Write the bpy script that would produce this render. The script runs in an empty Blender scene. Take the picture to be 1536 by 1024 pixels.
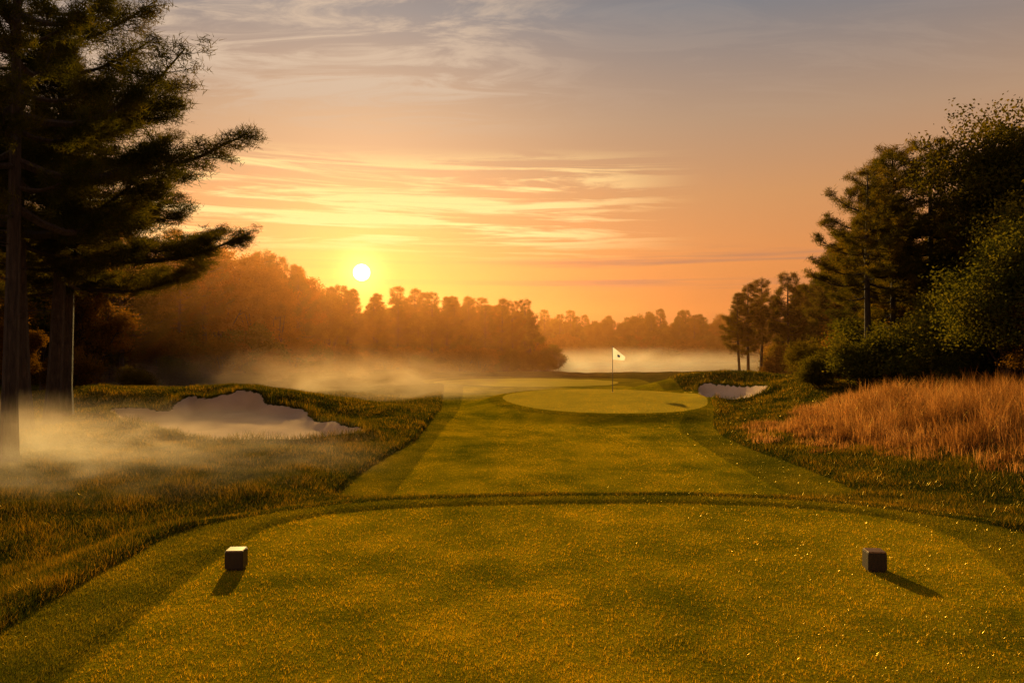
import bpy, math, time, numpy as np
from mathutils import Vector
import bmesh
T0 = time.time()
R = math.radians
scene = bpy.context.scene
scene.view_settings.view_transform = 'Standard'
scene.view_settings.look = 'None'
scene.view_settings.exposure = 0

SUN_AZ = -10.7      # degrees from +Y, negative = left
SUN_EL = 14.0

# ------------------------------------------------------------------ node helpers
class G:
    def __init__(s, nt): s.nt = nt; nt.nodes.clear()
    def n(s, t, **kw):
        nd = s.nt.nodes.new(t)
        for k, v in kw.items(): setattr(nd, k, v)
        return nd
    def put(s, sock, v):
        if isinstance(v, bpy.types.NodeSocket): s.nt.links.new(v, sock)
        elif isinstance(v, (tuple, list)):
            if sock.type == 'RGBA' and len(v) == 3: v = (*v, 1)
            sock.default_value = v
        else: sock.default_value = v
    def m(s, op, a, b=0.0, c=0.0, clamp=False):
        nd = s.n('ShaderNodeMath', operation=op, use_clamp=clamp)
        s.put(nd.inputs[0], a); s.put(nd.inputs[1], b); s.put(nd.inputs[2], c)
        return nd.outputs[0]
    def vm(s, op, a, b=(0, 0, 0)):
        nd = s.n('ShaderNodeVectorMath', operation=op)
        s.put(nd.inputs[0], a); s.put(nd.inputs[1], b)
        return nd.outputs['Value'] if op in ('DOT_PRODUCT', 'LENGTH', 'DISTANCE') else nd.outputs[0]
    def mr(s, v, a, b, c=0.0, d=1.0, smooth=False):
        nd = s.n('ShaderNodeMapRange')
        if smooth: nd.interpolation_type = 'SMOOTHSTEP'
        for i, q in enumerate((v, a, b, c, d)): s.put(nd.inputs[i], q)
        return nd.outputs[0]
    def mix(s, f, a, b, mode='MIX'):
        nd = s.n('ShaderNodeMix', data_type='RGBA', blend_type=mode)
        s.put(nd.inputs[0], f); s.put(nd.inputs[6], a); s.put(nd.inputs[7], b)
        return nd.outputs[2]
    def noise(s, vec, scale, detail=4, rough=0.55, dist=0.0):
        nd = s.n('ShaderNodeTexNoise')
        if vec is not None: s.put(nd.inputs['Vector'], vec)
        nd.inputs['Scale'].default_value = scale; nd.inputs['Detail'].default_value = detail
        nd.inputs['Roughness'].default_value = rough; nd.inputs['Distortion'].default_value = dist
        return nd.outputs[0]
    def comb(s, x, y, z):
        nd = s.n('ShaderNodeCombineXYZ')
        for i, q in enumerate((x, y, z)): s.put(nd.inputs[i], q)
        return nd.outputs[0]
    def ramp(s, f, stops):
        nd = s.n('ShaderNodeValToRGB')
        el = nd.color_ramp.elements
        while len(el) < len(stops): el.new(0.5)
        for e, (p, c) in zip(el, stops):
            e.position = p; e.color = (*c, 1) if len(c) == 3 else c
        s.put(nd.inputs[0], f)
        return nd.outputs[0]
    def attr(s, name):
        return s.n('ShaderNodeAttribute', attribute_name=name).outputs['Fac']

def newmat(name):
    m = bpy.data.materials.new(name); m.use_nodes = True
    return m, G(m.node_tree)

# ------------------------------------------------------------------ mesh helpers
def link(ob): scene.collection.objects.link(ob); return ob
def empty(name, loc=(0, 0, 0)):
    e = bpy.data.objects.new(name, None); e.location = loc; e.empty_display_size = 0.3
    return link(e)

def build_mesh(name, V, Fs, mats, mids=None, smooth=False, attrs=None):
    me = bpy.data.meshes.new(name)
    V = np.ascontiguousarray(V, dtype=np.float32)
    me.vertices.add(len(V)); me.vertices.foreach_set('co', V.ravel())
    loops = np.concatenate([f.ravel() for f in Fs]).astype(np.int32)
    tot = np.concatenate([np.full(len(f), f.shape[1], dtype=np.int32) for f in Fs])
    st = np.concatenate([[0], np.cumsum(tot)[:-1]]).astype(np.int32)
    me.loops.add(len(loops)); me.loops.foreach_set('vertex_index', loops)
    me.polygons.add(len(tot)); me.polygons.foreach_set('loop_start', st)
    me.polygons.foreach_set('loop_total', tot)
    if mids is not None:
        mi = np.concatenate([np.full(len(f), k, dtype=np.int32) for f, k in zip(Fs, mids)])
        me.polygons.foreach_set('material_index', mi)
    me.polygons.foreach_set('use_smooth', np.full(len(tot), smooth, dtype=bool))
    for m in mats: me.materials.append(m)
    if attrs:
        for k, a in attrs.items():
            at = me.attributes.new(k, 'FLOAT', 'POINT')
            at.data.foreach_set('value', np.ascontiguousarray(a, dtype=np.float32))
    me.update(calc_edges=True)
    return me

def tube(P, Rr, n=6):
    P = np.asarray(P, float); Rr = np.asarray(Rr, float)
    T = np.gradient(P, axis=0); T /= np.linalg.norm(T, axis=1)[:, None] + 1e-9
    ref = np.array([0.0, 0, 1]) if abs(T[0][2]) < 0.9 else np.array([1.0, 0, 0])
    A = np.cross(T, ref); A /= np.linalg.norm(A, axis=1)[:, None] + 1e-9
    B = np.cross(T, A)
    a = np.linspace(0, 2 * np.pi, n, endpoint=False)
    V = P[:, None, :] + Rr[:, None, None] * (np.cos(a)[None, :, None] * A[:, None, :] + np.sin(a)[None, :, None] * B[:, None, :])
    V = V.reshape(-1, 3); k = len(P)
    i = np.repeat(np.arange(k - 1), n); j = np.tile(np.arange(n), k - 1); j2 = (j + 1) % n
    return V, np.stack([i * n + j, i * n + j2, (i + 1) * n + j2, (i + 1) * n + j], 1)

def join(parts):
    Vs, Fs, o = [], [], 0
    for V, F in parts:
        Vs.append(V); Fs.append(F + o); o += len(V)
    return np.concatenate(Vs), np.concatenate(Fs)

# ------------------------------------------------------------------ plan outlines (metres)
def chaikin(P, it=2):
    P = np.array(P, float)
    for _ in range(it):
        Q = np.roll(P, -1, axis=0)
        P = np.stack([0.75 * P + 0.25 * Q, 0.25 * P + 0.75 * Q], 1).reshape(-1, 2)
    return P
def sdf(poly, x, y, margin=3.2):
    """signed plan distance, negative inside; only refined near the outline's bounding box"""
    x = np.asarray(x, float).ravel(); y = np.asarray(y, float).ravel()
    lo = poly.min(0); hi = poly.max(0)
    bx_ = np.maximum(np.maximum(lo[0] - x, x - hi[0]), 0); by_ = np.maximum(np.maximum(lo[1] - y, y - hi[1]), 0)
    res = np.hypot(bx_, by_)
    sel = np.nonzero(res < margin)[0]
    if len(sel) == 0: return res
    x = x[sel]; y = y[sel]
    d = np.full(x.shape, 1e9); ins = np.zeros(x.shape, bool)
    n = len(poly)
    for i in range(n):
        ax, ay = poly[i]; bx, by = poly[(i + 1) % n]
        ex, ey = bx - ax, by - ay
        t = np.clip(((x - ax) * ex + (y - ay) * ey) / (ex * ex + ey * ey + 1e-12), 0, 1)
        d = np.minimum(d, (x - ax - t * ex) ** 2 + (y - ay - t * ey) ** 2)
        if ay != by:
            ins ^= ((ay > y) != (by > y)) & (x < (bx - ax) * (y - ay) / (by - ay) + ax)
    d = np.sqrt(d)
    res[sel] = np.where(ins, -d, d)
    return res
def sst(a, b, v):
    t = np.clip((v - a) / (b - a), 0, 1); return t * t * (3 - 2 * t)

TEE = chaikin([(-2.9, -6), (-2.9, 0), (-2.95, 5.2), (-3.05, 7.2), (-3.05, 8.9), (-2.95, 9.9), (-2.2, 10.7), (-0.6, 11.1), (2.2, 11.25),
               (3.7, 11.0), (4.8, 10.4), (5.15, 9.4), (4.9, 8.2), (4.6, 7.0), (4.5, 5), (4.4, 0), (4.4, -6)])
FAIR = chaikin([(-2.1, 12.6), (-2.1, 17), (-2.15, 24), (-2.1, 31), (-2.7, 44), (-3.2, 52), (-1, 58), (4, 58), (7.6, 54),
                (7.9, 44), (7.9, 36), (6.6, 30), (5.3, 25.9), (5.0, 22), (4.8, 17.3), (4.9, 12.6)], 1)
CUT = chaikin([(-3.0, 12.5), (-3.1, 17), (-2.65, 21), (-2.65, 26), (-2.9, 33), (-3.8, 44), (-4.4, 52), (-6, 57), (-7.5, 60), (-4, 68), (4, 68), (9.6, 62), (9.4, 54),
               (8.6, 44), (8.9, 36), (7.6, 30), (6.5, 25.9), (5.9, 22), (6.1, 17.3), (6.05, 12.5)], 1)
a_ = np.linspace(0, 2 * np.pi, 36, endpoint=False)
GREEN = np.stack([4.1 + (4.5 + 0.2 * np.sin(3 * a_)) * np.cos(a_), 35.6 + 7.0 * np.sin(a_)], 1)
GREEN2 = np.stack([1.0 + 6.6 * np.cos(a_), 57 + 6.0 * np.sin(a_)], 1)
def jag(P, amp, seed):
    r = np.random.RandomState(seed); P = P + r.normal(size=P.shape) * amp; return P
BUNK = jag(chaikin([(-4.1, 22.0), (-5.0, 20.9), (-6.4, 20.4), (-8.1, 21.1), (-10.2, 23.0), (-13.0, 26.0), (-13.9, 27.6), (-12.4, 27.4), (-11.6, 27.0), (-12.1, 29.4),
                (-10.9, 28.8), (-10.2, 30.0), (-9.2, 29.6), (-8.9, 28.2), (-7.2, 28.2), (-6.7, 26.2), (-5.6, 25.2), (-5.3, 23.8), (-4.4, 23.3)], 2), 0.08, 3)
BUNK2 = chaikin([(8.7, 33.6), (10.4, 34.2), (11.9, 36.5), (11.6, 38.6), (10.6, 40.6), (9.6, 40.9), (9.0, 38.6), (8.6, 36.2)], 2)
POND = chaikin([(4, 82), (14, 77), (24, 81), (31, 94), (30, 112), (18, 122), (6, 120), (0, 104)], 1)
FESC = chaikin([(7.0, 23.5), (7.2, 20.5), (7.4, 18.6), (8.3, 17.2), (8.1, 15.4), (9.1, 14.0), (9.0, 12.6), (10.8, 11.4), (12, 9.6), (16, 9.0), (26, 14), (30, 26), (22, 30), (15, 29), (11.2, 27.5), (9.4, 25.6), (8.2, 25)], 1)

rs = np.random.RandomState(5)
WV = [(rs.uniform(0, 2 * np.pi), rs.uniform(0, 2 * np.pi), w, am) for w, am in
      [(0.12, .10), (0.2, .07), (0.33, .05), (0.5, .04), (0.8, .03), (1.3, .026), (2.1, .018), (3.3, .012), (5.1, .007), (7.9, .004)] for _ in (0, 1)]
def wav(x, y):
    z = 0
    for a, p, w, am in WV: z = z + am * np.sin(w * (x * math.cos(a) + y * math.sin(a)) + p)
    return z
def gb(x, y, cx, cy, rx, ry, rot=0, p=1.0):
    c, s = math.cos(rot), math.sin(rot)
    u = ((x - cx) * c + (y - cy) * s) / rx; v = (-(x - cx) * s + (y - cy) * c) / ry
    return np.exp(-(u * u + v * v) ** p)

def fields(x, y):
    x = np.asarray(x, float).ravel(); y = np.asarray(y, float).ravel()
    g1 = sdf(GREEN, x, y); b1 = sdf(BUNK, x, y)
    f = dict(tee=sdf(TEE, x, y), fair=sdf(FAIR, x, y), cut=sdf(CUT, x, y),
             green=np.minimum(g1, sdf(GREEN2, x, y)), g1=g1,
             sand=np.minimum(b1, sdf(BUNK2, x, y)), pond=sdf(POND, x, y), fesc=sdf(FESC, x, y))
    # collar is narrower at the front of the tee than along its sides
    f['col'] = f['tee'] - 0.88 + 0.42 * sst(9.2, 10.8, y)
    z = np.full(x.shape, -0.42)
    z += 0.75 * sst(6.5, 14, x) * sst(2, 14, y) * (1 - sst(45, 75, y))
    z += 0.35 * gb(x, y, 12, 15, 4, 5)
    z += 0.22 * sst(-7, -16, x) * (1 - sst(60, 90, y)) * sst(2, 12, y)
    z += 0.66 * gb(x, y, -14.0, 31.5, 6.2, 3.4, -0.22, 1.3)
    z += 0.54 * gb(x, y, -8.6, 31.0, 4.2, 2.8, -0.35, 1.2)
    z += 0.24 * gb(x, y, -4.2, 27, 2.0, 3.8)
    z += 0.80 * gb(x, y, 10.2, 43.6, 4.2, 3.0, 0, 1.2)
    z += 0.30 * gb(x, y, 14.5, 38, 3, 5)
    z += 0.25 * gb(x, y, 0.5, 57, 8, 8)
    z += 0.40 * gb(x, y, -8, 50, 5, 3)
    z += 0.18 * gb(x, y, -5.6, 16.5, 1.6, 3.0, 0.3)
    calm = sst(0.0, 2.0, np.minimum(np.minimum(f['cut'], f['green']), f['tee']))
    z += wav(x, y) * (0.26 + 0.74 * calm) * 0.85
    gz = -0.16 + 0.14 * sst(29, 43, y)
    k = 1 - sst(0.1, 2.0, f['g1']); z = z * (1 - k) + gz * k
    side = 1 - sst(9.5, 10.6, y)
    tz = 0.0 + 0.03 * sst(0.02, 0.18, f['tee']) + 0.05 * side * sst(0.0, 0.12, f['col'])
    k = 1 - sst(0.1, 1.9, f['col']); z = z * (1 - k) + tz * k
    z += 0.09 * sst(0.0, 0.14, f['cut']) * (f['tee'] > 1.6) * (1 - sst(45, 70, y)) * (1 - sst(0.4, 2.5, f['cut']))
    z -= 0.015 * (1 - sst(-0.05, 0.05, f['fair'])) * (f['tee'] > 1.2)
    s = f['sand']
    z += 0.10 * sst(0.9, 0.1, s)
    # gently rising sand floor under a turf lip (left), simple scoop (right)
    zs = -0.66 + 0.62 * sst(19.5, 31.5, y) + 0.025 * np.sin(x * 3.1 + y) * np.sin(y * 2.3 - x)
    k = 1 - sst(-0.42, 0.02, b1); z = z * (1 - k) + np.minimum(zs, z) * k
    z -= (0.34 * (1 - sst(-0.30, 0.02, s)) + 0.10 * (1 - sst(-1.6, -0.3, s))) * (x > 0)
    z -= 0.9 * (1 - sst(-3.0, 1.0, f['pond']))
    f['z'] = z
    return f

# ------------------------------------------------------------------ terrain sheet
def axis(lo_fine, hi_fine, step, g1, mid, g2, far):
    out = list(np.arange(lo_fine, hi_fine, step)); v = hi_fine; s = step
    while v < mid: out.append(v); s = max(step, s * (1 + g1)); s = min(s, 0.28 if v < 32 else 9); v += s
    while v < far: out.append(v); s *= (1 + g2); v += s
    out.append(far); return np.array(out)
ypos = axis(2.0, 15.0, 0.09, 0.01, 50, 0.04, 1600)
yneg = -axis(-2.0, 0.0, 0.3, 0.1, 2, 0.3, 300)[::-1]
ys = np.concatenate([yneg[yneg < 1.9], ypos])
xp = axis(0.0, 7.0, 0.09, 0.025, 20, 0.06, 1600)
xs = np.concatenate([-xp[::-1][:-1], xp])
XX, YY = np.meshgrid(xs, ys)
F = fields(XX, YY)
far = np.hypot(XX.ravel(), YY.ravel())
F['z'] += 6.0 * sst(200, 1500, far)
nx, ny = len(xs), len(ys)
ii = (np.arange(ny - 1)[:, None] * nx + np.arange(nx - 1)[None, :]).ravel()
quads = np.stack([ii, ii + 1, ii + nx + 1, ii + nx], 1)
print('grid', nx * ny, time.time() - T0)

gm, g = newmat('turf_and_sand')
pos = g.n('ShaderNodeNewGeometry').outputs['Position']
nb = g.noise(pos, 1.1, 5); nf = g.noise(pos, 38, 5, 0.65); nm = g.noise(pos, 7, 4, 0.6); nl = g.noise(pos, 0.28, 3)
edge = g.m('MULTIPLY', g.m('SUBTRACT', nm, 0.5), 0.10)
def inside(name, w=0.03, jit=1.0, off=0.0):
    a = g.m('ADD', g.m('ADD', g.attr(name), -off), g.m('MULTIPLY', edge, jit))
    return g.mr(a, -w, w, 1.0, 0.0)
patch = g.m('ADD', g.m('MULTIPLY', nf, 0.4), g.m('ADD', g.m('MULTIPLY', nb, 0.3), g.m('MULTIPLY', nl, 0.3)))  # turf variation, with soft sun and shade patches painted into the tone
rough = g.ramp(patch, [(0.34, (0.012, 0.018, 0.002)), (0.5, (0.045, 0.048, 0.004)), (0.66, (0.13, 0.10, 0.009))])
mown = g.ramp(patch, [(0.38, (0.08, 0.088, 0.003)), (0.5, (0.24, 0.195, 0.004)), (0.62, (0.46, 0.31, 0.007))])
cutc = g.mix(0.5, rough, mown)
greenc = g.mix(0.6, mown, (0.56, 0.43, 0.05))
sandc = g.ramp(g.m('ADD', g.m('MULTIPLY', nf, 0.4), g.m('MULTIPLY', nb, 0.6)),
               [(0.2, (0.58, 0.41, 0.28)), (0.8, (0.82, 0.62, 0.45))])
dry = g.mix(0.5, rough, (0.2, 0.12, 0.04))
col = g.mix(g.m('MULTIPLY', inside('fesc', 0.5, 4), 0.8), rough, dry)
col = g.mix(inside('cut'), col, cutc)
col = g.mix(inside('col'), col, cutc)
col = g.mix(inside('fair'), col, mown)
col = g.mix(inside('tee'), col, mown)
col = g.mix(inside('green', 0.1, 2, 0.7), col, cutc)
col = g.mix(inside('green'), col, greenc)
col = g.mix(inside('sand', 0.02, 2.0), col, sandc)
bs = g.n('ShaderNodeBsdfPrincipled'); g.put(bs.inputs['Base Color'], col)
bs.inputs['Roughness'].default_value = 0.9; bs.inputs['Specular IOR Level'].default_value = 0.0
bmp = g.n('ShaderNodeBump'); bmp.inputs['Distance'].default_value = 0.04; bmp.inputs['Strength'].default_value = 0.8
g.put(bmp.inputs['Height'], g.m('ADD', nf, g.m('MULTIPLY', nm, 0.8)))
g.put(bs.inputs['Normal'], bmp.outputs[0])
out = g.n('ShaderNodeOutputMaterial'); g.put(out.inputs[0], bs.outputs[0])
V = np.stack([XX.ravel(), YY.ravel(), F['z']], 1)
me = build_mesh('ground', V, [quads], [gm], smooth=True, attrs={k: F[k] for k in ('tee', 'col', 'fair', 'cut', 'green', 'sand', 'fesc')})
link(bpy.data.objects.new('ground', me))

# ------------------------------------------------------------------ pond
wm, g = newmat('pond_water')
bs = g.n('ShaderNodeBsdfPrincipled'); g.put(bs.inputs['Base Color'], (0.01, 0.014, 0.012)); bs.inputs['Roughness'].default_value = 0.08
bs.inputs['IOR'].default_value = 1.33
bmp = g.n('ShaderNodeBump'); bmp.inputs['Strength'].default_value = 0.25; bmp.inputs['Distance'].default_value = 0.03
p_ = g.n('ShaderNodeNewGeometry').outputs['Position']
g.put(bmp.inputs['Height'], g.noise(g.vm('MULTIPLY', p_, (1, 3, 1)), 1.4, 3)); g.put(bs.inputs['Normal'], bmp.outputs[0])
out = g.n('ShaderNodeOutputMaterial'); g.put(out.inputs[0], bs.outputs[0])
ctr = POND.mean(0); PO = (POND - ctr) * 1.04 + ctr
V = np.concatenate([[[ctr[0], ctr[1], -0.62]], np.c_[PO, np.full(len(PO), -0.62)]])
n = len(PO); tri = np.array([(0, 1 + i, 1 + (i + 1) % n) for i in range(n)])
link(bpy.data.objects.new('pond_water', build_mesh('pond_water', V, [tri], [wm])))

# ------------------------------------------------------------------ foliage / bark materials
def leafmat(name, c_dark, c_mid, c_pale, trans=0.45, obj_var=0.32, warm=(0.15, 0.08, 0.01)):
    m, g = newmat(name)
    p = g.n('ShaderNodeNewGeometry').outputs['Position']
    oi = g.n('ShaderNodeObjectInfo').outputs['Random']
    n1 = g.noise(p, 0.9, 3); n2 = g.noise(p, 6, 2)
    f = g.m('ADD', g.m('MULTIPLY', n1, 0.55), g.m('MULTIPLY', n2, 0.45))
    c = g.ramp(f, [(0.34, c_dark), (0.5, c_mid), (0.64, c_pale)])  # dark to pale tone by noise alone
    c = g.mix(g.m('MULTIPLY', oi, obj_var), c, warm)
    d = g.n('ShaderNodeBsdfDiffuse'); g.put(d.inputs[0], c)
    t = g.n('ShaderNodeBsdfTranslucent'); g.put(t.inputs[0], g.mix(1.0, c, (2.4, 1.7, 0.5), 'MULTIPLY'))
    m1 = g.n('ShaderNodeMixShader'); m1.inputs[0].default_value = trans; g.put(m1.inputs[1], d.outputs[0]); g.put(m1.inputs[2], t.outputs[0])
    o = g.n('ShaderNodeOutputMaterial'); g.put(o.inputs[0], m1.outputs[0])
    return m
needle = leafmat('pine_needles', (0.018, 0.027, 0.006), (0.042, 0.052, 0.011), (0.085, 0.085, 0.017), 0.45)
needle_d = leafmat('dark_pine_needles', (0.014, 0.024, 0.006), (0.036, 0.05, 0.010), (0.09, 0.088, 0.014), 0.45, obj_var=0.12)
needle_r = leafmat('olive_pine_needles', (0.024, 0.033, 0.006), (0.062, 0.066, 0.011), (0.14, 0.11, 0.016), 0.5, obj_var=0.2)
leaf = leafmat('broad_leaves', (0.022, 0.034, 0.006), (0.052, 0.065, 0.011), (0.105, 0.105, 0.018), 0.45)
leaf_o = leafmat('oak_leaves', (0.018, 0.03, 0.005), (0.048, 0.058, 0.009), (0.11, 0.10, 0.014), 0.45, obj_var=0.1)
leaf_l = leafmat('light_leaves', (0.03, 0.044, 0.008), (0.062, 0.076, 0.014), (0.12, 0.12, 0.02), 0.42, obj_var=0.15)
leaf_a = leafmat('autumn_leaves', (0.045, 0.034, 0.007), (0.095, 0.062, 0.011), (0.16, 0.095, 0.014), 0.5)

bark, g = newmat('bark')
tc = g.n('ShaderNodeTexCoord').outputs['Object']
v = g.noise(g.vm('MULTIPLY', tc, (9, 9, 1.6)), 1.6, 6, 0.65)
bs = g.n('ShaderNodeBsdfPrincipled'); bs.inputs['Roughness'].default_value = 0.9
g.put(bs.inputs['Base Color'], g.ramp(v, [(0.3, (0.014, 0.009, 0.007)), (0.55, (0.045, 0.03, 0.021)), (0.75, (0.10, 0.065, 0.045))]))
bmp = g.n('ShaderNodeBump'); bmp.inputs['Distance'].default_value = 0.05; g.put(bmp.inputs['Height'], v); g.put(bs.inputs['Normal'], bmp.outputs[0])
o = g.n('ShaderNodeOutputMaterial'); g.put(o.inputs[0], bs.outputs[0])

# ------------------------------------------------------------------ tree generators
def rand_dirs(r, n):
    v = r.normal(size=(n, 3)); return v / np.linalg.norm(v, axis=1)[:, None]
def needles_at(r, C, per, ln, w, up=0.35):
    n = len(C) * per
    c = np.repeat(C, per, axis=0)
    d = rand_dirs(r, n); d[:, 2] = d[:, 2] * 0.8 + up; d /= np.linalg.norm(d, axis=1)[:, None]
    base = c + r.normal(size=(n, 3)) * np.array([0.12, 0.12, 0.07]) * ln / 0.25
    L = ln * r.uniform(0.6, 1.25, n)[:, None]
    s = np.cross(d, rand_dirs(r, n)); s /= np.linalg.norm(s, axis=1)[:, None] + 1e-9
    V = np.stack([base - s * w, base + s * w, base + d * L], 1).reshape(-1, 3)
    return V, np.arange(n * 3).reshape(-1, 3)
def leaves_at(r, C, size):
    n = len(C); a = rand_dirs(r, n); b = np.cross(a, rand_dirs(r, n)); b /= np.linalg.norm(b, axis=1)[:, None] + 1e-9
    nn = np.cross(a, b); s = (size * r.uniform(0.6, 1.3, n))[:, None]
    V = np.stack([C - a * s, C + b * s * 0.55 + nn * s * 0.15, C + a * s, C - b * s * 0.55 + nn * s * 0.15], 1).reshape(-1, 3)
    return V, np.arange(n * 4).reshape(-1, 4)

def pine(name, seed, H=10, start=0.38, spread=2.4, limbs=46, twigs=7, per=42, ln=0.24, w=0.014, rad=0.16, mat=None, cone=0.6, vj=0.12, prof0=0.55):
    r = np.random.RandomState(seed); parts = []
    k = 12; t = np.linspace(0, 1, k)
    bend = r.uniform(-1, 1, 2) * 0.25
    TP = np.stack([bend[0] * np.sin(t * 2.5), bend[1] * np.sin(t * 2), t * H], 1)
    TR = rad * (1 - t) ** 0.75 + 0.02; TR[0] *= 1.35; TP[0, 2] = -0.3
    parts.append(tube(TP, TR, 9)); C = []
    for i in range(limbs):
        u = (i + r.uniform(0, 1)) / limbs
        z0 = H * (start + (0.985 - start) * u)
        prof = (prof0 + 0.75 * math.sin(min(1, u * 1.6 + 0.2) * math.pi * 0.55)) * (1 - u) ** cone + 0.10
        L = spread * prof * r.uniform(0.4, 1.12)
        if u < 0.12 and r.rand() < 0.4: L *= 0.6
        az = i * 2.4 + r.uniform(-0.5, 0.5)
        o = np.array([np.interp(z0, TP[:, 2], TP[:, 0]), np.interp(z0, TP[:, 2], TP[:, 1]), z0])
        dr = np.array([math.cos(az), math.sin(az), 0])
        s = np.linspace(0, 1, 6); slope = 0.02 + 0.7 * u - 0.12 + r.uniform(-.1, .1)
        zz = L * (slope * s + 0.22 * s ** 2 - 0.10 * np.sin(s * math.pi))
        side = np.array([-dr[1], dr[0], 0]) * r.uniform(-0.2, 0.2) * L
        P = o + dr * (s * L)[:, None] + side * (s ** 2)[:, None]; P[:, 2] += zz
        parts.append(tube(P, (0.012 + 0.02 * L) * (1 - s * 0.85) * rad / 0.16, 4))
        nt = max(3, int(twigs * L / spread * 1.6))
        for j in range(nt):
            q = r.uniform(0.3, 1.0) ** 0.8
            pb = np.array([np.interp(q, s, P[:, c]) for c in range(3)])
            tl = L * 0.34 * (1.15 - q) + 0.22; ta = az + r.choice([-1, 1]) * r.uniform(0.3, 1.2)
            td = np.array([math.cos(ta), math.sin(ta), r.uniform(-0.05, 0.6)])
            pe = pb + td * tl
            if tl > 0.3: parts.append(tube(np.array([pb, (pb + pe) / 2 - [0, 0, .02], pe]), [0.013, 0.01, 0.006], 3))
            C.append(pe)
            for e in np.arange(0.22, tl, 0.27): C.append(pb + td * e + r.normal(size=3) * [0.05, 0.05, vj])
        C.append(P[-1])
    C.append(TP[-1])
    for i in range(7):
        z0 = H * r.uniform(start * 0.55, start); az = r.uniform(0, 6.28); L = r.uniform(0.3, 1.0)
        o = np.array([np.interp(z0, TP[:, 2], TP[:, 0]), np.interp(z0, TP[:, 2], TP[:, 1]), z0])
        parts.append(tube(np.array([o, o + np.array([math.cos(az), math.sin(az), 0.1]) * L]), [0.02, 0.006], 4))
    TV, TF = join(parts)
    NV, NF = needles_at(r, np.array(C), per, ln, w)
    return build_mesh(name, np.concatenate([TV, NV]), [TF, NF + len(TV)], [bark, mat or needle], [0, 1])

def broad(name, seed, H=10, cw=3.2, base=0.28, nleaf=26000, size=0.10, lobes=16, mat=None, rad=0.2, trunk=True):
    r = np.random.RandomState(seed); parts = []
    ch = H * (1 - base) / 2; cz = H - ch
    LC, LR = [], []
    for i in range(lobes):
        d = rand_dirs(r, 1)[0]; d[2] = d[2] * 0.95 + 0.08
        q = r.uniform(0.45, 0.82)
        LC.append(np.array([d[0] * cw * q, d[1] * cw * q, cz + d[2] * ch * q])); LR.append(r.uniform(0.22, 0.40) * min(cw, ch))
    LC.append(np.array([0, 0, cz])); LR.append(0.5 * min(cw, ch))
    LC = np.array(LC); LR = np.array(LR)
    if trunk:
        k = 7; t = np.linspace(0, 1, k); bx = r.uniform(-.25, .25)
        TP = np.stack([bx * np.sin(t * 3), 0.15 * np.sin(t * 4), t * cz], 1); TP[0, 2] = -0.3
        TR = rad * (1 - 0.65 * t); TR[0] *= 1.4
        parts.append(tube(TP, TR, 9))
    per = 34; CC = []
    for c, q in zip(LC, LR):
        d = rand_dirs(r, per); d[:, 2] = np.where(d[:, 2] < -0.3, d[:, 2] * 0.5, d[:, 2])
        CC.append(c + d * (q * r.uniform(0.55, 1.3, per))[:, None])
    CC = np.concatenate(CC)
    CC = CC[r.rand(len(CC)) < 0.84]
    for i, c in enumerate(LC):
        s = np.linspace(0, 1, 5)
        o = np.array([0, 0, max(0.0, H * base * 0.6 + 0.25 * (c[2] - H * base) * r.uniform(0.3, 1))])
        P = o + (c - o) * s[:, None]; P[:, 2] += 0.12 * H * np.sin(s * math.pi) * r.uniform(-0.2, 0.6) * 0.4
        parts.append(tube(P, rad * 0.42 * (1 - 0.8 * s), 5))
        for _ in range(3):
            e = c + rand_dirs(r, 1)[0] * LR[i]
            parts.append(tube(np.array([P[3], (P[3] + e) / 2, e]), rad * np.array([0.14, 0.08, 0.03]), 3))
    m = max(1, nleaf // len(CC))
    cr = 0.16 * min(cw, ch) ** 0.6
    C = np.repeat(CC, m, axis=0) + r.normal(size=(len(CC) * m, 3)) * np.array([cr, cr, cr * 0.6])
    C = C[C[:, 2] > 0.02]
    LV, LF = leaves_at(r, C, size)
    TV, TF = join(parts)
    return build_mesh(name, np.concatenate([TV, LV]), [TF, LF + len(TV)], [bark, mat or leaf], [0, 1])

pines = [pine('pine_a', 11, 10, 0.28, 2.2, limbs=54, ln=0.26, w=0.012, vj=0.2, cone=0.8), pine('pine_b', 12, 10, 0.34, 1.9, limbs=46, ln=0.26, w=0.012, vj=0.2), pine('pine_c', 13, 10, 0.20, 2.4, limbs=60, ln=0.26, w=0.012, vj=0.2, cone=0.9)]
right_pines = [pine('pine_r1', 71, 10, 0.40, 2.5, limbs=38, twigs=8, per=46, ln=0.2, w=0.011, mat=needle_r, cone=0.7),
               pine('pine_r2', 72, 10, 0.36, 2.3, limbs=36, twigs=8, per=46, ln=0.2, w=0.011, mat=needle_r, cone=0.6)]
near_pines = [pine('pine_big_a', 21, 14, 0.36, 3.4, limbs=46, twigs=16, per=46, ln=0.21, w=0.009, rad=0.2, mat=needle_d, cone=1.0, prof0=0.8, vj=0.16),
              pine('pine_big_b', 22, 14, 0.36, 3.5, limbs=50, twigs=17, per=46, ln=0.21, w=0.009, rad=0.2, mat=needle_d, cone=0.9, prof0=0.95, vj=0.16)]
broads = [broad('broad_a', 31, 10, 3.0, 0.10), broad('broad_b', 32, 10, 2.6, 0.05, lobes=18), broad('broad_c', 33, 10, 3.1, 0.12, mat=leaf_a)]
low = [broad('under_a', 61, 5, 2.9, 0.0, nleaf=15000, size=0.11, lobes=16, trunk=False), broad('under_b', 62, 5, 2.7, 0.0, nleaf=15000, size=0.11, lobes=16, mat=leaf_a, trunk=False)]
oak_big = broad('oak_big', 41, 12, 4.3, 0.24, nleaf=80000, size=0.075, lobes=32, rad=0.28, mat=leaf_o)
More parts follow.
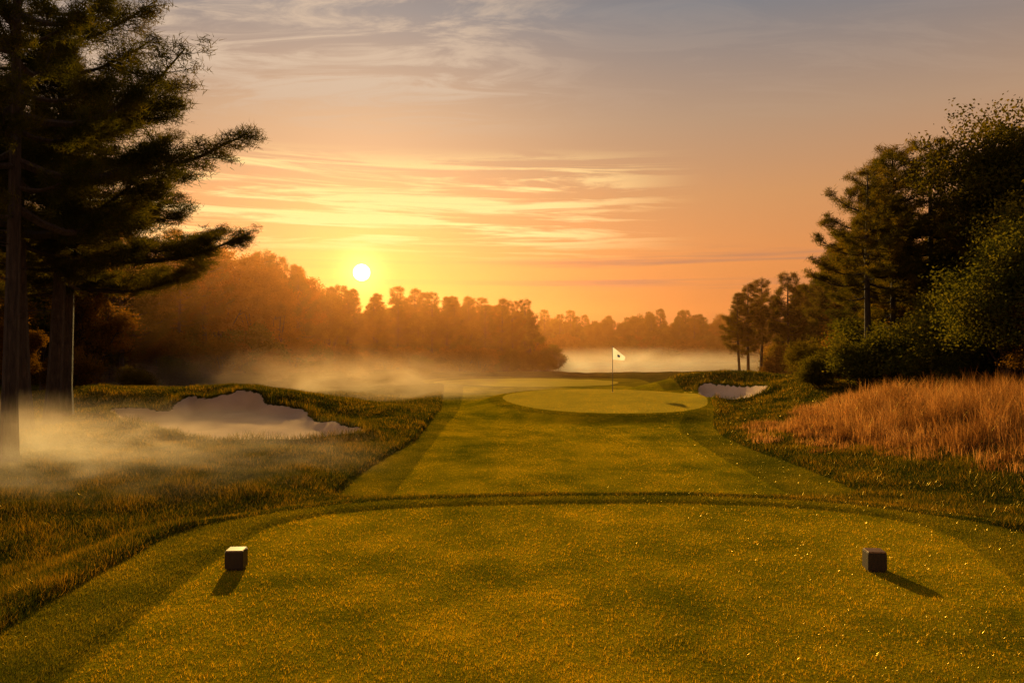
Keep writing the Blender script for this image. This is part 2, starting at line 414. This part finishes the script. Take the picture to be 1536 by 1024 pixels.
light_tree = broad('light_tree', 42, 6, 2.6, 0.08, nleaf=48000, size=0.055, lobes=22, mat=leaf_l, rad=0.12)
shrubs = [broad('shrub_a', 51, 2.6, 1.5, 0.0, nleaf=14000, size=0.05, lobes=14, mat=leaf, rad=0.05, trunk=False),
          broad('shrub_b', 52, 2.6, 1.4, 0.0, nleaf=14000, size=0.05, lobes=14, mat=leaf_l, rad=0.05, trunk=False),
          broad('shrub_c', 53, 2.6, 1.5, 0.0, nleaf=14000, size=0.05, lobes=14, mat=leaf_a, rad=0.05, trunk=False)]
print('trees', time.time() - T0)

rt = np.random.RandomState(77)
def hz(x, y): return float(fields([x], [y])['z'][0])
def place(name, me, x, y, H, h0, rot=None, parent=None, wid=1.0, sink=0.05):
    ob = bpy.data.objects.new(name, me)
    if name == 'shrub': sink = 0.18 * H; H *= 1.2
    ob.location = (x, y, (hz(x, y) if y < 75 else -0.45) - sink)
    s = H / h0; ob.scale = (s * wid, s * wid, s)
    ob.rotation_euler = (0, 0, rt.uniform(0, 6.28) if rot is None else rot)
    link(ob)
    if parent: ob.parent = parent
    return ob

for (x, y, H, k, rot, wd_) in [(-10.75, 17.0, 14.0, 0, 2.4, 0.78), (-13.9, 22.6, 14.5, 1, 1.0, 1.2), (-14.1, 24.4, 12.0, 0, 3.0, 1.25), (-20.0, 22.5, 15, 1, 4.0, 1), (-21, 29, 13.5, 0, 5.1, 1),
                               (-14.9, 26.5, 11.6, 1, 3.9, 1.3)]:
    place('pine_tree', near_pines[k], x, y, H, 14, rot, wid=wd_)
for (x, y, H, k) in [(-22, 33, 6.5, 2), (-26, 38, 8.2, 0), (-21.5, 41, 6.8, 2), (-27, 46, 9.5, 1), (-18.5, 30, 3.2, 2), (-32, 44, 10, 0), (-24, 29, 6, 1), (-33, 36, 9, 2)]:
    place('broadleaf_tree', broads[k], x, y, H, 10)
for (x, y, H) in [(-24.5, 50, 10.5), (-29, 52, 11), (-34, 55, 12)]:
    place('pine_tree', pines[int(rt.randint(3))], x, y, H, 10)

tl = empty('distant_tree_line')
def row(pts, step, rows, back, pine_frac, aut=0.3, meshes=None, h0=10):
    pts = np.array(pts, float)
    seg = np.linalg.norm(np.diff(pts[:, :2], axis=0), axis=1); cum = np.concatenate([[0], np.cumsum(seg)])
    for rr in range(rows):
        s = rt.uniform(0, step)
        while s < cum[-1]:
            x = np.interp(s, cum, pts[:, 0]); y = np.interp(s, cum, pts[:, 1]); h = np.interp(s, cum, pts[:, 2])
            x += back[0] * rr + rt.uniform(-.9, .9); y += back[1] * rr + rt.uniform(-1.2, 1.2)
            if meshes:
                hh_ = h * rt.uniform(0.75, 1.1)
                place('tree', meshes[int(rt.rand() < aut)], x, y, hh_ * 1.35, h0, parent=tl, sink=hh_ * 0.35)
            elif rt.rand() < pine_frac:
                place('tree', pines[int(rt.randint(3))], x, y, h * rt.uniform(0.88, 1.1), 10, parent=tl)
            else:
                place('tree', broads[2 if rt.rand() < aut else int(rt.randint(2))], x, y, h * rt.uniform(0.8, 1.0), 10, parent=tl)
            s += step * rt.uniform(0.7, 1.3)
LA = np.array([(-44, 52, 12), (-31, 64, 11.6), (-23, 72, 11.0), (-15.5, 79, 8.6), (-7, 87, 8.1), (3, 96, 7.6)])
row(LA, 2.1, 3, (-1.6, 3.2), 0.68)
row(LA * [1, 1, 0.36] + [1.2, -2.0, 0], 2.6, 1, (0, 0), 0, 0.4, low, 5)
row(LA * [1, 1, 0.50] + [-2, 5, 0], 2.4, 2, (-2.5, 5), 0, 0.4, low, 5)
row([(3, 96, 7.4), (-2, 112, 8), (-6, 130, 8.5)], 3, 2, (-3, 0), 0.5)
row([(4, 97, 3.2), (0, 112, 4), (-4, 130, 4)], 2.6, 1, (-3, 0), 0, 0.4, low, 5)
row([(-30, 138, 9), (0, 140, 8.6), (30, 140, 8.6), (60, 136, 9), (95, 120, 10)], 2.6, 3, (0, 4), 0.45)
row([(-30, 134, 5), (0, 135, 5), (30, 135, 5), (60, 130, 6), (95, 116, 6)], 2.6, 2, (0, 5), 0, 0.4, low, 5)
row([(24, 66, 7.5), (30, 80, 8), (38, 100, 8.5), (48, 125, 9)], 3, 3, (3.5, 0), 0.5)
row([(23.5, 68, 3.6), (29, 80, 4), (37, 100, 4), (46, 125, 4)], 2.6, 2, (4, 0), 0, 0.4, low, 5)

for (x, y, H) in [(18.4, 62, 7.0), (17.3, 60.5, 6.2), (20.3, 65, 7.6), (19.9, 57, 7.4), (21.3, 53, 8.1), (22.6, 56, 8.6), (20.4, 50, 8.4), (23.5, 50, 9.5), (21.6, 46, 9.3),
                  (25, 60, 9), (24.6, 45, 10.2), (19.2, 41.5, 8.8)]:
    place('pine_tree', pines[int(rt.randint(3))], x, y, H, 10)
for (x, y, H, k) in [(22, 60, 5, 1), (21.5, 50, 5.5, 2), (22.2, 45, 6.2, 0), (24, 41, 8, 1), (28, 48, 9.5, 0), (20.2, 38, 5.6, 2), (26, 36, 10, 0), (30, 40, 11, 1), (33, 34, 11, 0),
                     (15.6, 23.2, 3.4, 2)]:
    place('broadleaf_tree', broads[k], x, y, H, 10)
for (x, y, H, k, rot) in [(14.8, 33, 9.0, 0, 0.3), (16.9, 35.5, 10.3, 1, 2.2), (17.8, 33.8, 10.6, 0, 4.0), (18.3, 38, 11.4, 1, 1.1), (19.6, 31, 9.6, 1, 5.0), (16.2, 34.2, 8.2, 1, 3.1)]:
    place('pine_tree', right_pines[k], x, y, H, 10, rot)
place('oak_tree', oak_big, 20.5, 31.5, 12.0, 12, 0.5)
place('oak_tree', oak_big, 24.5, 30.5, 12.8, 12, 2.5)
place('broadleaf_tree', light_tree, 15.8, 25.0, 5.8, 6, 0.6)
place('broadleaf_tree', light_tree, 18.4, 26.5, 6.8, 6, 2.6)
place('broadleaf_tree', light_tree, 16.8, 30.0, 4.4, 6, 4.6)
for (x, y, H, k) in [(13.9, 31.5, 2.2, 1), (14.8, 30.5, 2.7, 0), (16, 29, 3.2, 1), (12.9, 33.6, 1.5, 0), (17.4, 27.6, 2.6, 2), (15.0, 27.8, 1.9, 0), (16.2, 37, 3.0, 0),
                     (17.6, 43, 2.6, 2), (18.4, 49, 2.4, 0), (19, 56, 2.2, 2), (18.5, 24.5, 2.4, 0), (13.8, 37, 1.8, 0)]:
    place('shrub', shrubs[k], x, y, H, 2.6)
for (x, y, H, k) in [(-20, 36, 2.0, 2), (-17.5, 37, 1.4, 0), (-24, 35, 2.4, 2), (-19, 45, 2, 0), (-17, 56, 2, 2), (-12, 62, 2.0, 2), (-8, 70, 1.8, 0)]:
    place('shrub', shrubs[k], x, y, H, 2.6)
print('placed', time.time() - T0)

# ------------------------------------------------------------------ grass
def grassmat(name, stops, trans, tint, spec, rgh=0.3):
    m, g = newmat(name)
    v = g.attr('var'); p = g.n('ShaderNodeNewGeometry').outputs['Position']
    f = g.m('ADD', g.m('MULTIPLY', v, 0.40), g.m('ADD', g.m('MULTIPLY', g.noise(p, 1.1, 5), 0.32), g.m('MULTIPLY', g.noise(p, 0.28, 3), 0.28)))  # broad noise: turf variation plus light and shade patches in the blade colour
    c = g.ramp(f, stops)
    d = g.n('ShaderNodeBsdfDiffuse'); g.put(d.inputs[0], c)
    t = g.n('ShaderNodeBsdfTranslucent'); g.put(t.inputs[0], g.mix(1.0, c, tint, 'MULTIPLY'))
    gl = g.n('ShaderNodeBsdfGlossy'); g.put(gl.inputs[0], (0.95, 0.66, 0.14)); gl.inputs['Roughness'].default_value = rgh
    m1 = g.n('ShaderNodeMixShader'); m1.inputs[0].default_value = trans; g.put(m1.inputs[1], d.outputs[0]); g.put(m1.inputs[2], t.outputs[0])
    m2 = g.n('ShaderNodeMixShader'); m2.inputs[0].default_value = spec; g.put(m2.inputs[1], m1.outputs[0]); g.put(m2.inputs[2], gl.outputs[0])
    o = g.n('ShaderNodeOutputMaterial'); g.put(o.inputs[0], m2.outputs[0])
    return m
gr_m = grassmat('mown_blades', [(0.36, (0.055, 0.072, 0.003)), (0.5, (0.24, 0.20, 0.005)), (0.64, (0.60, 0.40, 0.010))], 0.5, (1.6, 1.2, 0.5), 0.10, 0.3)  # top stop raised so golden light patches sit in the colour
gr_r = grassmat('rough_blades', [(0.34, (0.012, 0.026, 0.003)), (0.52, (0.05, 0.060, 0.005)), (0.72, (0.26, 0.17, 0.012))], 0.5, (1.8, 1.3, 0.5), 0.035)  # kept dark overall: tree shade at lower left put into the colour
gr_f = grassmat('fescue_blades', [(0.3, (0.12, 0.062, 0.02)), (0.5, (0.28, 0.16, 0.052)), (0.7, (0.48, 0.31, 0.115))], 0.5, (1.6, 1.1, 0.65), 0.02)

rg = np.random.RandomState(9)
def blades(x, y, z, h, w, lean, seg=False):
    n = len(x); az = rg.uniform(0, 2 * np.pi, n); la = rg.uniform(0, 2 * np.pi, n)
    s = np.stack([np.cos(az), np.sin(az), np.zeros(n)], 1) * (w / 2)[:, None]
    b = np.stack([x, y, z - 0.004], 1)
    ld = np.stack([np.cos(la), np.sin(la), np.zeros(n)], 1) * (lean * h)[:, None]
    tip = b + ld; tip[:, 2] += h * np.sqrt(np.clip(1 - lean * lean * 0.7, 0.2, 1))
    if not seg:
        return np.stack([b - s, b + s, tip], 1).reshape(-1, 3), [np.arange(n * 3).reshape(-1, 3)], 3
    mid = b + ld * 0.28; mid[:, 2] += h * 0.6
    V = np.stack([b - s, b + s, mid + s * 0.8, mid - s * 0.8, tip], 1).reshape(-1, 3); i = np.arange(n) * 5
    return V, [np.stack([i, i + 1, i + 2, i + 3], 1), np.stack([i + 3, i + 2, i + 4], 1)], 5
N = 1200000
u = rg.rand(N); y = 3.2 * (46.0 / 3.2) ** u; x = rg.uniform(-1, 1, N) * (0.72 * y + 1.8)
f = fields(x, y)
mow = (f['tee'] < 0.0) | (f['fair'] < 0) | (f['g1'] < 0)
cutm = ((f['cut'] < 0) | (f['col'] < 0.0)) & ~mow
short = mow | cutm
ok = (f['sand'] > 0.03)
dist = y
tuft = np.sin(x * 23 + 2 * np.sin(y * 11)) * np.sin(y * 19 + 2 * np.sin(x * 13))
var = np.clip(rg.normal(0.5, 0.28, len(x)) + 0.12 * tuft, 0, 1)
# alternate mower passes as faint stripes put into the fairway blade tone
pass_ = np.sin((x + 0.02 * y) * 2 * np.pi / 2.6)
var = np.where((f['fair'] < 0) & (f['g1'] > 0.6), np.clip(var + 0.10 * np.tanh(4 * pass_), 0, 1), var)
var = np.where(cutm, var * 0.55, var)
var = np.where(f['g1'] < 0, np.clip(var + 0.22, 0, 1), var)
k = short & ok & (rg.rand(len(x)) < 0.8) & (y < 43)
h = np.where(cutm, rg.uniform(0.022, 0.036, N), rg.uniform(0.010, 0.030, N) * (1 + 0.3 * tuft)); wd = 0.0026 + 0.00045 * dist
V, Fs, vp = blades(x[k], y[k], f['z'][k], h[k], wd[k], rg.uniform(0, 0.9, k.sum()))
link(bpy.data.objects.new('mown_grass', build_mesh('mown_grass', V, Fs, [gr_m], attrs={'var': np.repeat(var[k], vp)})))
k = ~short & ok & (f['fesc'] > -1.0)
clump = np.clip(0.5 + 0.5 * np.sin(x * 3.1 + np.sin(y * 2.3)) * np.sin(y * 2.7 + np.sin(x * 1.9)), 0, 1)
h = rg.uniform(0.04, 0.09, N) * (0.6 + 0.9 * clump)
h = h * (1 - 0.6 * ((f['col'] < 0.9) & (y > 9.8)))
h = np.where((np.abs(f['sand']) < 0.35), h * 2.2, h) * (1 + 0.01 * dist)
V, Fs, vp = blades(x[k], y[k], f['z'][k], h[k], (0.003 + 0.0006 * dist)[k], rg.uniform(0.1, 0.9, k.sum()))
link(bpy.data.objects.new('rough_grass', build_mesh('rough_grass', V, Fs, [gr_r], attrs={'var': np.repeat(np.clip(var - 0.14 + 0.28 * clump, 0, 1)[k], vp)})))

nt = 3600
cx = rg.uniform(5.5, 24, nt); cy = rg.uniform(8.5, 30, nt); ff = fields(cx, cy)
q = (ff['fesc'] < 0.8 - rg.rand(nt) ** 1.5 * 2.6); cx, cy, fs = cx[q], cy[q], ff['fesc'][q]
per = 80
size = (0.34 + 0.55 * sst(0.4, -2.4, fs)) * rg.uniform(0.4, 1.4, len(cx)) * (0.6 + 0.4 * sst(7, 10, cx))
X = np.repeat(cx, per) + rg.normal(size=len(cx) * per) * 0.15; Y = np.repeat(cy, per) + rg.normal(size=len(cx) * per) * 0.15
Z = fields(X, Y)['z']; hh = np.repeat(size, per) * rg.uniform(0.35, 1.05, len(X)) * 0.95
ln_ = np.repeat(rg.uniform(0.15, 0.6, len(cx)), per)
V, Fs, vp = blades(X, Y, Z, hh, 0.004 + 0.00035 * Y, np.clip(rg.normal(0, 0.2, len(X)) + ln_, 0, 0.9), True)
vv = np.clip(np.repeat(rg.normal(0.48, 0.26, len(cx)), per) + rg.normal(0, 0.16, len(X)), 0, 1)
link(bpy.data.objects.new('tall_fescue_grass', build_mesh('tall_fescue_grass', V, Fs, [gr_f], attrs={'var': np.repeat(vv, vp)})))
print('grass', time.time() - T0)

# ------------------------------------------------------------------ tee markers
wood, g = newmat('stained_wood')
tc = g.n('ShaderNodeTexCoord').outputs['Object']
v = g.noise(g.vm('MULTIPLY', tc, (30, 30, 5)), 3, 5, 0.6)
bs = g.n('ShaderNodeBsdfPrincipled'); bs.inputs['Roughness'].default_value = 0.5
g.put(bs.inputs['Base Color'], g.ramp(v, [(0.3, (0.007, 0.004, 0.003)), (0.7, (0.035, 0.018, 0.010))]))
o = g.n('ShaderNodeOutputMaterial'); g.put(o.inputs[0], bs.outputs[0])
wood2, g = newmat('lit_top_wood')  # grain rings, paler than the block: sunlit top put into the colour
tc = g.n('ShaderNodeTexCoord').outputs['Object']
wv = g.n('ShaderNodeTexWave', wave_type='RINGS', rings_direction='Z'); wv.inputs['Scale'].default_value = 14; wv.inputs['Distortion'].default_value = 2.5
g.put(wv.inputs['Vector'], tc)
bs = g.n('ShaderNodeBsdfPrincipled'); bs.inputs['Roughness'].default_value = 0.4
g.put(bs.inputs['Base Color'], g.ramp(wv.outputs['Fac'], [(0.2, (0.10, 0.045, 0.018)), (0.8, (0.22, 0.11, 0.04))]))
o = g.n('ShaderNodeOutputMaterial'); g.put(o.inputs[0], bs.outputs[0])
def boxm(name, w, d, h, bev, mat, taper=1.0):
    bm = bmesh.new(); bmesh.ops.create_cube(bm, size=1)
    for v in bm.verts:
        s = taper if v.co.z > 0 else 1
        v.co = Vector((v.co.x * w * s, v.co.y * d * s, (v.co.z + 0.5) * h))
    bmesh.ops.bevel(bm, geom=bm.edges[:], offset=bev, segments=2, affect='EDGES')
    me = bpy.data.meshes.new(name); bm.to_mesh(me); bm.free(); me.materials.append(mat); return me
for x, y, rot in [(-2.74, 7.93, 0.06), (3.58, 7.88, -0.1)]:
    e = empty('tee_marker', (x, y, hz(x, y))); e.rotation_euler = (0, 0, rot)
    for nm, me, z in [('block', boxm('block', 0.18, 0.18, 0.165, 0.004, wood, 0.98), 0.02),
                      ('cap', boxm('cap', 0.172, 0.172, 0.016, 0.004, wood2, 0.97), 0.183),
                      ('foot', boxm('foot', 0.15, 0.15, 0.05, 0.004, wood), -0.028)]:
        ob = link(bpy.data.objects.new(nm, me)); ob.parent = e; ob.location = (0, 0, z)

# ------------------------------------------------------------------ flagstick
def simple(name, col_, rough_=0.5, metal=0.0, trans=0.0):
    m, g = newmat(name)
    bs = g.n('ShaderNodeBsdfPrincipled'); n_ = g.noise(g.n('ShaderNodeTexCoord').outputs['Object'], 20, 3)
    g.put(bs.inputs['Base Color'], g.mix(g.mr(n_, 0.3, 0.7, 0, 0.2), col_, tuple(c * 0.8 for c in col_)))
    bs.inputs['Roughness'].default_value = rough_; bs.inputs['Metallic'].default_value = metal
    last = bs.outputs[0]
    if trans:
        t = g.n('ShaderNodeBsdfTranslucent'); g.put(t.inputs[0], col_); mx = g.n('ShaderNodeMixShader'); mx.inputs[0].default_value = trans
        g.put(mx.inputs[1], last); g.put(mx.inputs[2], t.outputs[0]); last = mx.outputs[0]
    o = g.n('ShaderNodeOutputMaterial'); g.put(o.inputs[0], last); return m
polem = simple('pole_paint', (0.08, 0.07, 0.06), 0.4); cloth = simple('flag_cloth', (0.85, 0.85, 0.85), 0.8, 0, 0.6); logo = simple('flag_print', (0.05, 0.07, 0.2), 0.8); cupm = simple('cup_white', (0.75, 0.75, 0.75))
fx, fy = 5.05, 40.0; fz = hz(fx, fy)
e = empty('golf_flagstick', (fx, fy, fz))
def child(nm, V, Fq, mat, smooth=True):
    ob = link(bpy.data.objects.new(nm, build_mesh(nm, V, [Fq], [mat], smooth=smooth))); ob.parent = e
V, Fq = tube([(0, 0, -0.1), (0, 0, 1.1), (0, 0, 2.25)], [0.02, 0.018, 0.014], 10); child('pole', V, Fq, polem)
V, Fq = tube([(0, 0, 2.25), (0, 0, 2.28), (0, 0, 2.3)], [0.02, 0.022, 0.004], 10); child('finial', V, Fq, polem)
V, Fq = tube([(0, 0, -0.1), (0, 0, 0.006)], [0.056, 0.056], 20); child('cup', V, Fq, cupm)
def cloth_pt(u, v):
    topz = 2.24 - 0.50 * u ** 1.1; botz = 1.62 - 0.04 * u
    zz = topz * (1 - v) + botz * v
    return (0.012 + u * 0.62 - 0.05 * v * u, -0.12 * u + 0.06 * math.sin(u * 7 + v * 1.5) * u, zz)
nu, nv = 16, 10
V = np.array([cloth_pt(i / nu, j / nv) for j in range(nv + 1) for i in range(nu + 1)])
Fq = np.array([(j * (nu + 1) + i, j * (nu + 1) + i + 1, (j + 1) * (nu + 1) + i + 1, (j + 1) * (nu + 1) + i) for j in range(nv) for i in range(nu)])
child('flag', V, Fq, cloth)
V = np.array([np.array(cloth_pt(0.38 + 0.20 * i / 4, 0.38 + 0.28 * j / 4)) + [0, -0.008, 0] for j in range(5) for i in range(5)])
Fq = np.array([(j * 5 + i, j * 5 + i + 1, (j + 1) * 5 + i + 1, (j + 1) * 5 + i) for j in range(4) for i in range(4)])
child('flag_emblem', V, Fq, logo)

# ------------------------------------------------------------------ haze and ground mist (real volumes)
hm, g = newmat('haze_air')
vs = g.n('ShaderNodeVolumeScatter'); g.put(vs.inputs['Color'], (1.0, 0.44, 0.16)); vs.inputs['Density'].default_value = 0.0014; vs.inputs['Anisotropy'].default_value = 0.80
o = g.n('ShaderNodeOutputMaterial'); g.put(o.inputs['Volume'], vs.outputs[0])
def dome(name, cx, cy, cz, rx, ry, rz, mat, n1=24, n2=12):
    bm = bmesh.new(); bmesh.ops.create_uvsphere(bm, u_segments=n1, v_segments=n2, radius=1)
    me = bpy.data.meshes.new(name); bm.to_mesh(me); bm.free(); me.materials.append(mat)
    ob = link(bpy.data.objects.new(name, me)); ob.location = (cx, cy, cz); ob.scale = (rx, ry, rz); return ob
bm = bmesh.new(); bmesh.ops.create_cube(bm, size=1)
for v in bm.verts: v.co = Vector((v.co.x * 260, v.co.y * 150 + 112, v.co.z * 13 + 4.5))
me = bpy.data.meshes.new('morning_haze'); bm.to_mesh(me); bm.free(); me.materials.append(hm)
link(bpy.data.objects.new('morning_haze', me))

def mistmat(name, dens, sc, lo, hi, an=0.35, col_=(1.0, 0.80, 0.64)):
    m, g = newmat(name)
    oc = g.n('ShaderNodeTexCoord').outputs['Object']
    p = g.n('ShaderNodeNewGeometry').outputs['Position']
    r_ = g.vm('LENGTH', oc)
    fall = g.mr(r_, 1.0, 0.1, 0.0, 1.0, True)
    nz = g.mr(g.noise(g.vm('MULTIPLY', p, (1, 1, 2.2)), sc, 4, 0.62, 0.8), lo, hi)
    d = g.m('MULTIPLY', g.m('MULTIPLY', fall, nz), dens)
    vs = g.n('ShaderNodeVolumeScatter'); g.put(vs.inputs['Color'], col_); g.put(vs.inputs['Density'], d); vs.inputs['Anisotropy'].default_value = an
    o = g.n('ShaderNodeOutputMaterial'); g.put(o.inputs['Volume'], vs.outputs[0])
    try: m.cycles.volume_step_rate = 2.5
    except Exception as ex: print(ex)
    return m
mA = mistmat('mist_near', 0.36, 0.5, 0.40, 0.66)
mB = mistmat('mist_mid', 0.11, 0.3, 0.36, 0.64, 0.35, (1.0, 0.66, 0.42))
mC = mistmat('mist_far', 0.10, 0.08, 0.3, 0.65)
dome('ground_mist', -12.5, 16.4, -0.15, 11.0, 5.5, 1.55, mA)
dome('ground_mist', -11, 45, -0.1, 17, 10, 2.6, mB)
dome('ground_mist', 16, 106, -0.4, 30, 18, 3.0, mC)

# ------------------------------------------------------------------ sky
w = bpy.data.worlds.new('World'); scene.world = w; w.use_nodes = True
g = G(w.node_tree)
az = R(SUN_AZ)
dirn = g.vm('NORMALIZE', g.n('ShaderNodeTexCoord').outputs['Generated'])
sx = g.n('ShaderNodeSeparateXYZ'); g.put(sx.inputs[0], dirn); dx, dy, dz = sx.outputs
disc_el = R(5.25); S = (math.sin(az) * math.cos(disc_el), math.cos(az) * math.cos(disc_el), math.sin(disc_el))
dt = g.m('MAXIMUM', g.vm('DOT_PRODUCT', dirn, S), 0.0)
zc = g.m('MULTIPLY', g.m('MAXIMUM', dz, 0.0), 1.6)
base = g.ramp(zc, [(0.0, (0.46, 0.135, 0.04)), (0.08, (0.58, 0.18, 0.045)), (0.16, (0.69, 0.24, 0.06)), (0.29, (0.61, 0.275, 0.10)),
                   (0.43, (0.45, 0.275, 0.165)), (0.62, (0.20, 0.195, 0.21)), (0.8, (0.10, 0.10, 0.12)), (1.0, (0.06, 0.06, 0.075))])
def glow(col_, pw, amt): return g.mix(1.0, col_, g.comb(*[g.m('MULTIPLY', g.m('POWER', dt, pw), amt)] * 3), 'MULTIPLY')
sky = g.n('ShaderNodeTexSky', sky_type='NISHITA'); sky.sun_disc = False; sky.sun_elevation = R(SUN_EL); sky.sun_rotation = R(SUN_AZ)
sky.dust_density = 4.0
c = g.mix(1.0, base, g.mix(1.0, sky.outputs[0], (0.003, 0.003, 0.003), 'MULTIPLY'), 'ADD')
for q in (glow((1.0, 0.32, 0.01), 26.0, 0.22), glow((1.0, 0.36, 0.02), 300.0, 0.34), glow((1.0, 0.60, 0.14), 3500.0, 1.1)): c = g.mix(1.0, c, q, 'ADD')
# high cirrus
inv = g.m('DIVIDE', 1.0, g.m('ADD', g.m('MAXIMUM', dz, 0.0), 0.10))
cp = g.comb(g.m('MULTIPLY', g.m('MULTIPLY', dx, inv), 1.2), g.m('MULTIPLY', g.m('MULTIPLY', dy, inv), 3.4), 0.0)
ci = g.mr(g.noise(cp, 1.7, 10, 0.66, 0.9), 0.43, 0.62, 0, 1, True)
mk = g.m('MULTIPLY', g.mr(dz, 0.24, 0.32, 0, 1, True), g.mr(dx, 0.12, -0.12, 0.08, 1.0, True))
ci = g.m('MULTIPLY', ci, mk)
c = g.mix(g.m('MULTIPLY', ci, 0.85), c, (0.74, 0.54, 0.38))
# long thin lit streaks
sv = g.comb(g.m('MULTIPLY', dx, 3.4), g.m('ADD', g.m('MULTIPLY', dz, 62.0), g.m('MULTIPLY', dx, 1.0)), 3.0)
st = g.mr(g.noise(sv, 1.0, 9, 0.62, 0.6), 0.46, 0.58, 0, 1, True)
mk = g.m('MULTIPLY', g.m('MULTIPLY', g.mr(dz, 0.10, 0.145, 0, 1, True), g.mr(dz, 0.245, 0.21, 0, 1, True)), g.mr(dx, 0.24, 0.02, 0.0, 1.0, True))
c = g.mix(g.m('MULTIPLY', g.m('MULTIPLY', st, mk), 0.9), c, (1.2, 0.82, 0.34))
# faint dusky bars low on the right
sv = g.comb(g.m('MULTIPLY', dx, 1.8), g.m('MULTIPLY', dz, 70.0), 9.0)
st = g.mr(g.noise(sv, 1.0, 6, 0.55, 0.3), 0.47, 0.66, 0, 1, True)
mk = g.m('MULTIPLY', g.m('MULTIPLY', g.mr(dz, 0.05, 0.08, 0, 1, True), g.mr(dz, 0.14, 0.11, 0, 1, True)), g.mr(dx, -0.1, 0.15, 0.2, 1.0, True))
c = g.mix(g.m('MULTIPLY', g.m('MULTIPLY', st, mk), 0.6), c, (0.36, 0.18, 0.13))
disc = g.mr(dt, math.cos(R(0.60)), math.cos(R(0.52)), 0, 1, True)
c = g.mix(disc, c, (14.0, 11.0, 6.5))
bg = g.n('ShaderNodeBackground'); g.put(bg.inputs[0], c); bg.inputs[1].default_value = 1.0
o = g.n('ShaderNodeOutputWorld'); g.put(o.inputs[0], bg.outputs[0])

# ------------------------------------------------------------------ sun
sl = bpy.data.lights.new('sun', 'SUN'); sl.energy = 7.0; sl.angle = R(0.6); sl.color = (1.0, 0.64, 0.20)
so = link(bpy.data.objects.new('sun', sl))
el = R(SUN_EL)
so.rotation_euler = Vector((math.sin(az) * math.cos(el), math.cos(az) * math.cos(el), math.sin(el))).to_track_quat('Z', 'Y').to_euler()

# ------------------------------------------------------------------ camera
cam = bpy.data.cameras.new('camera'); cam.lens = 28; cam.sensor_width = 36; cam.clip_end = 5000; cam.clip_start = 0.05
co = link(bpy.data.objects.new('camera', cam)); co.location = (0, 0, 2.2); co.rotation_euler = (R(90 + 0.4), 0, 0)
scene.camera = co
print('done', time.time() - T0)
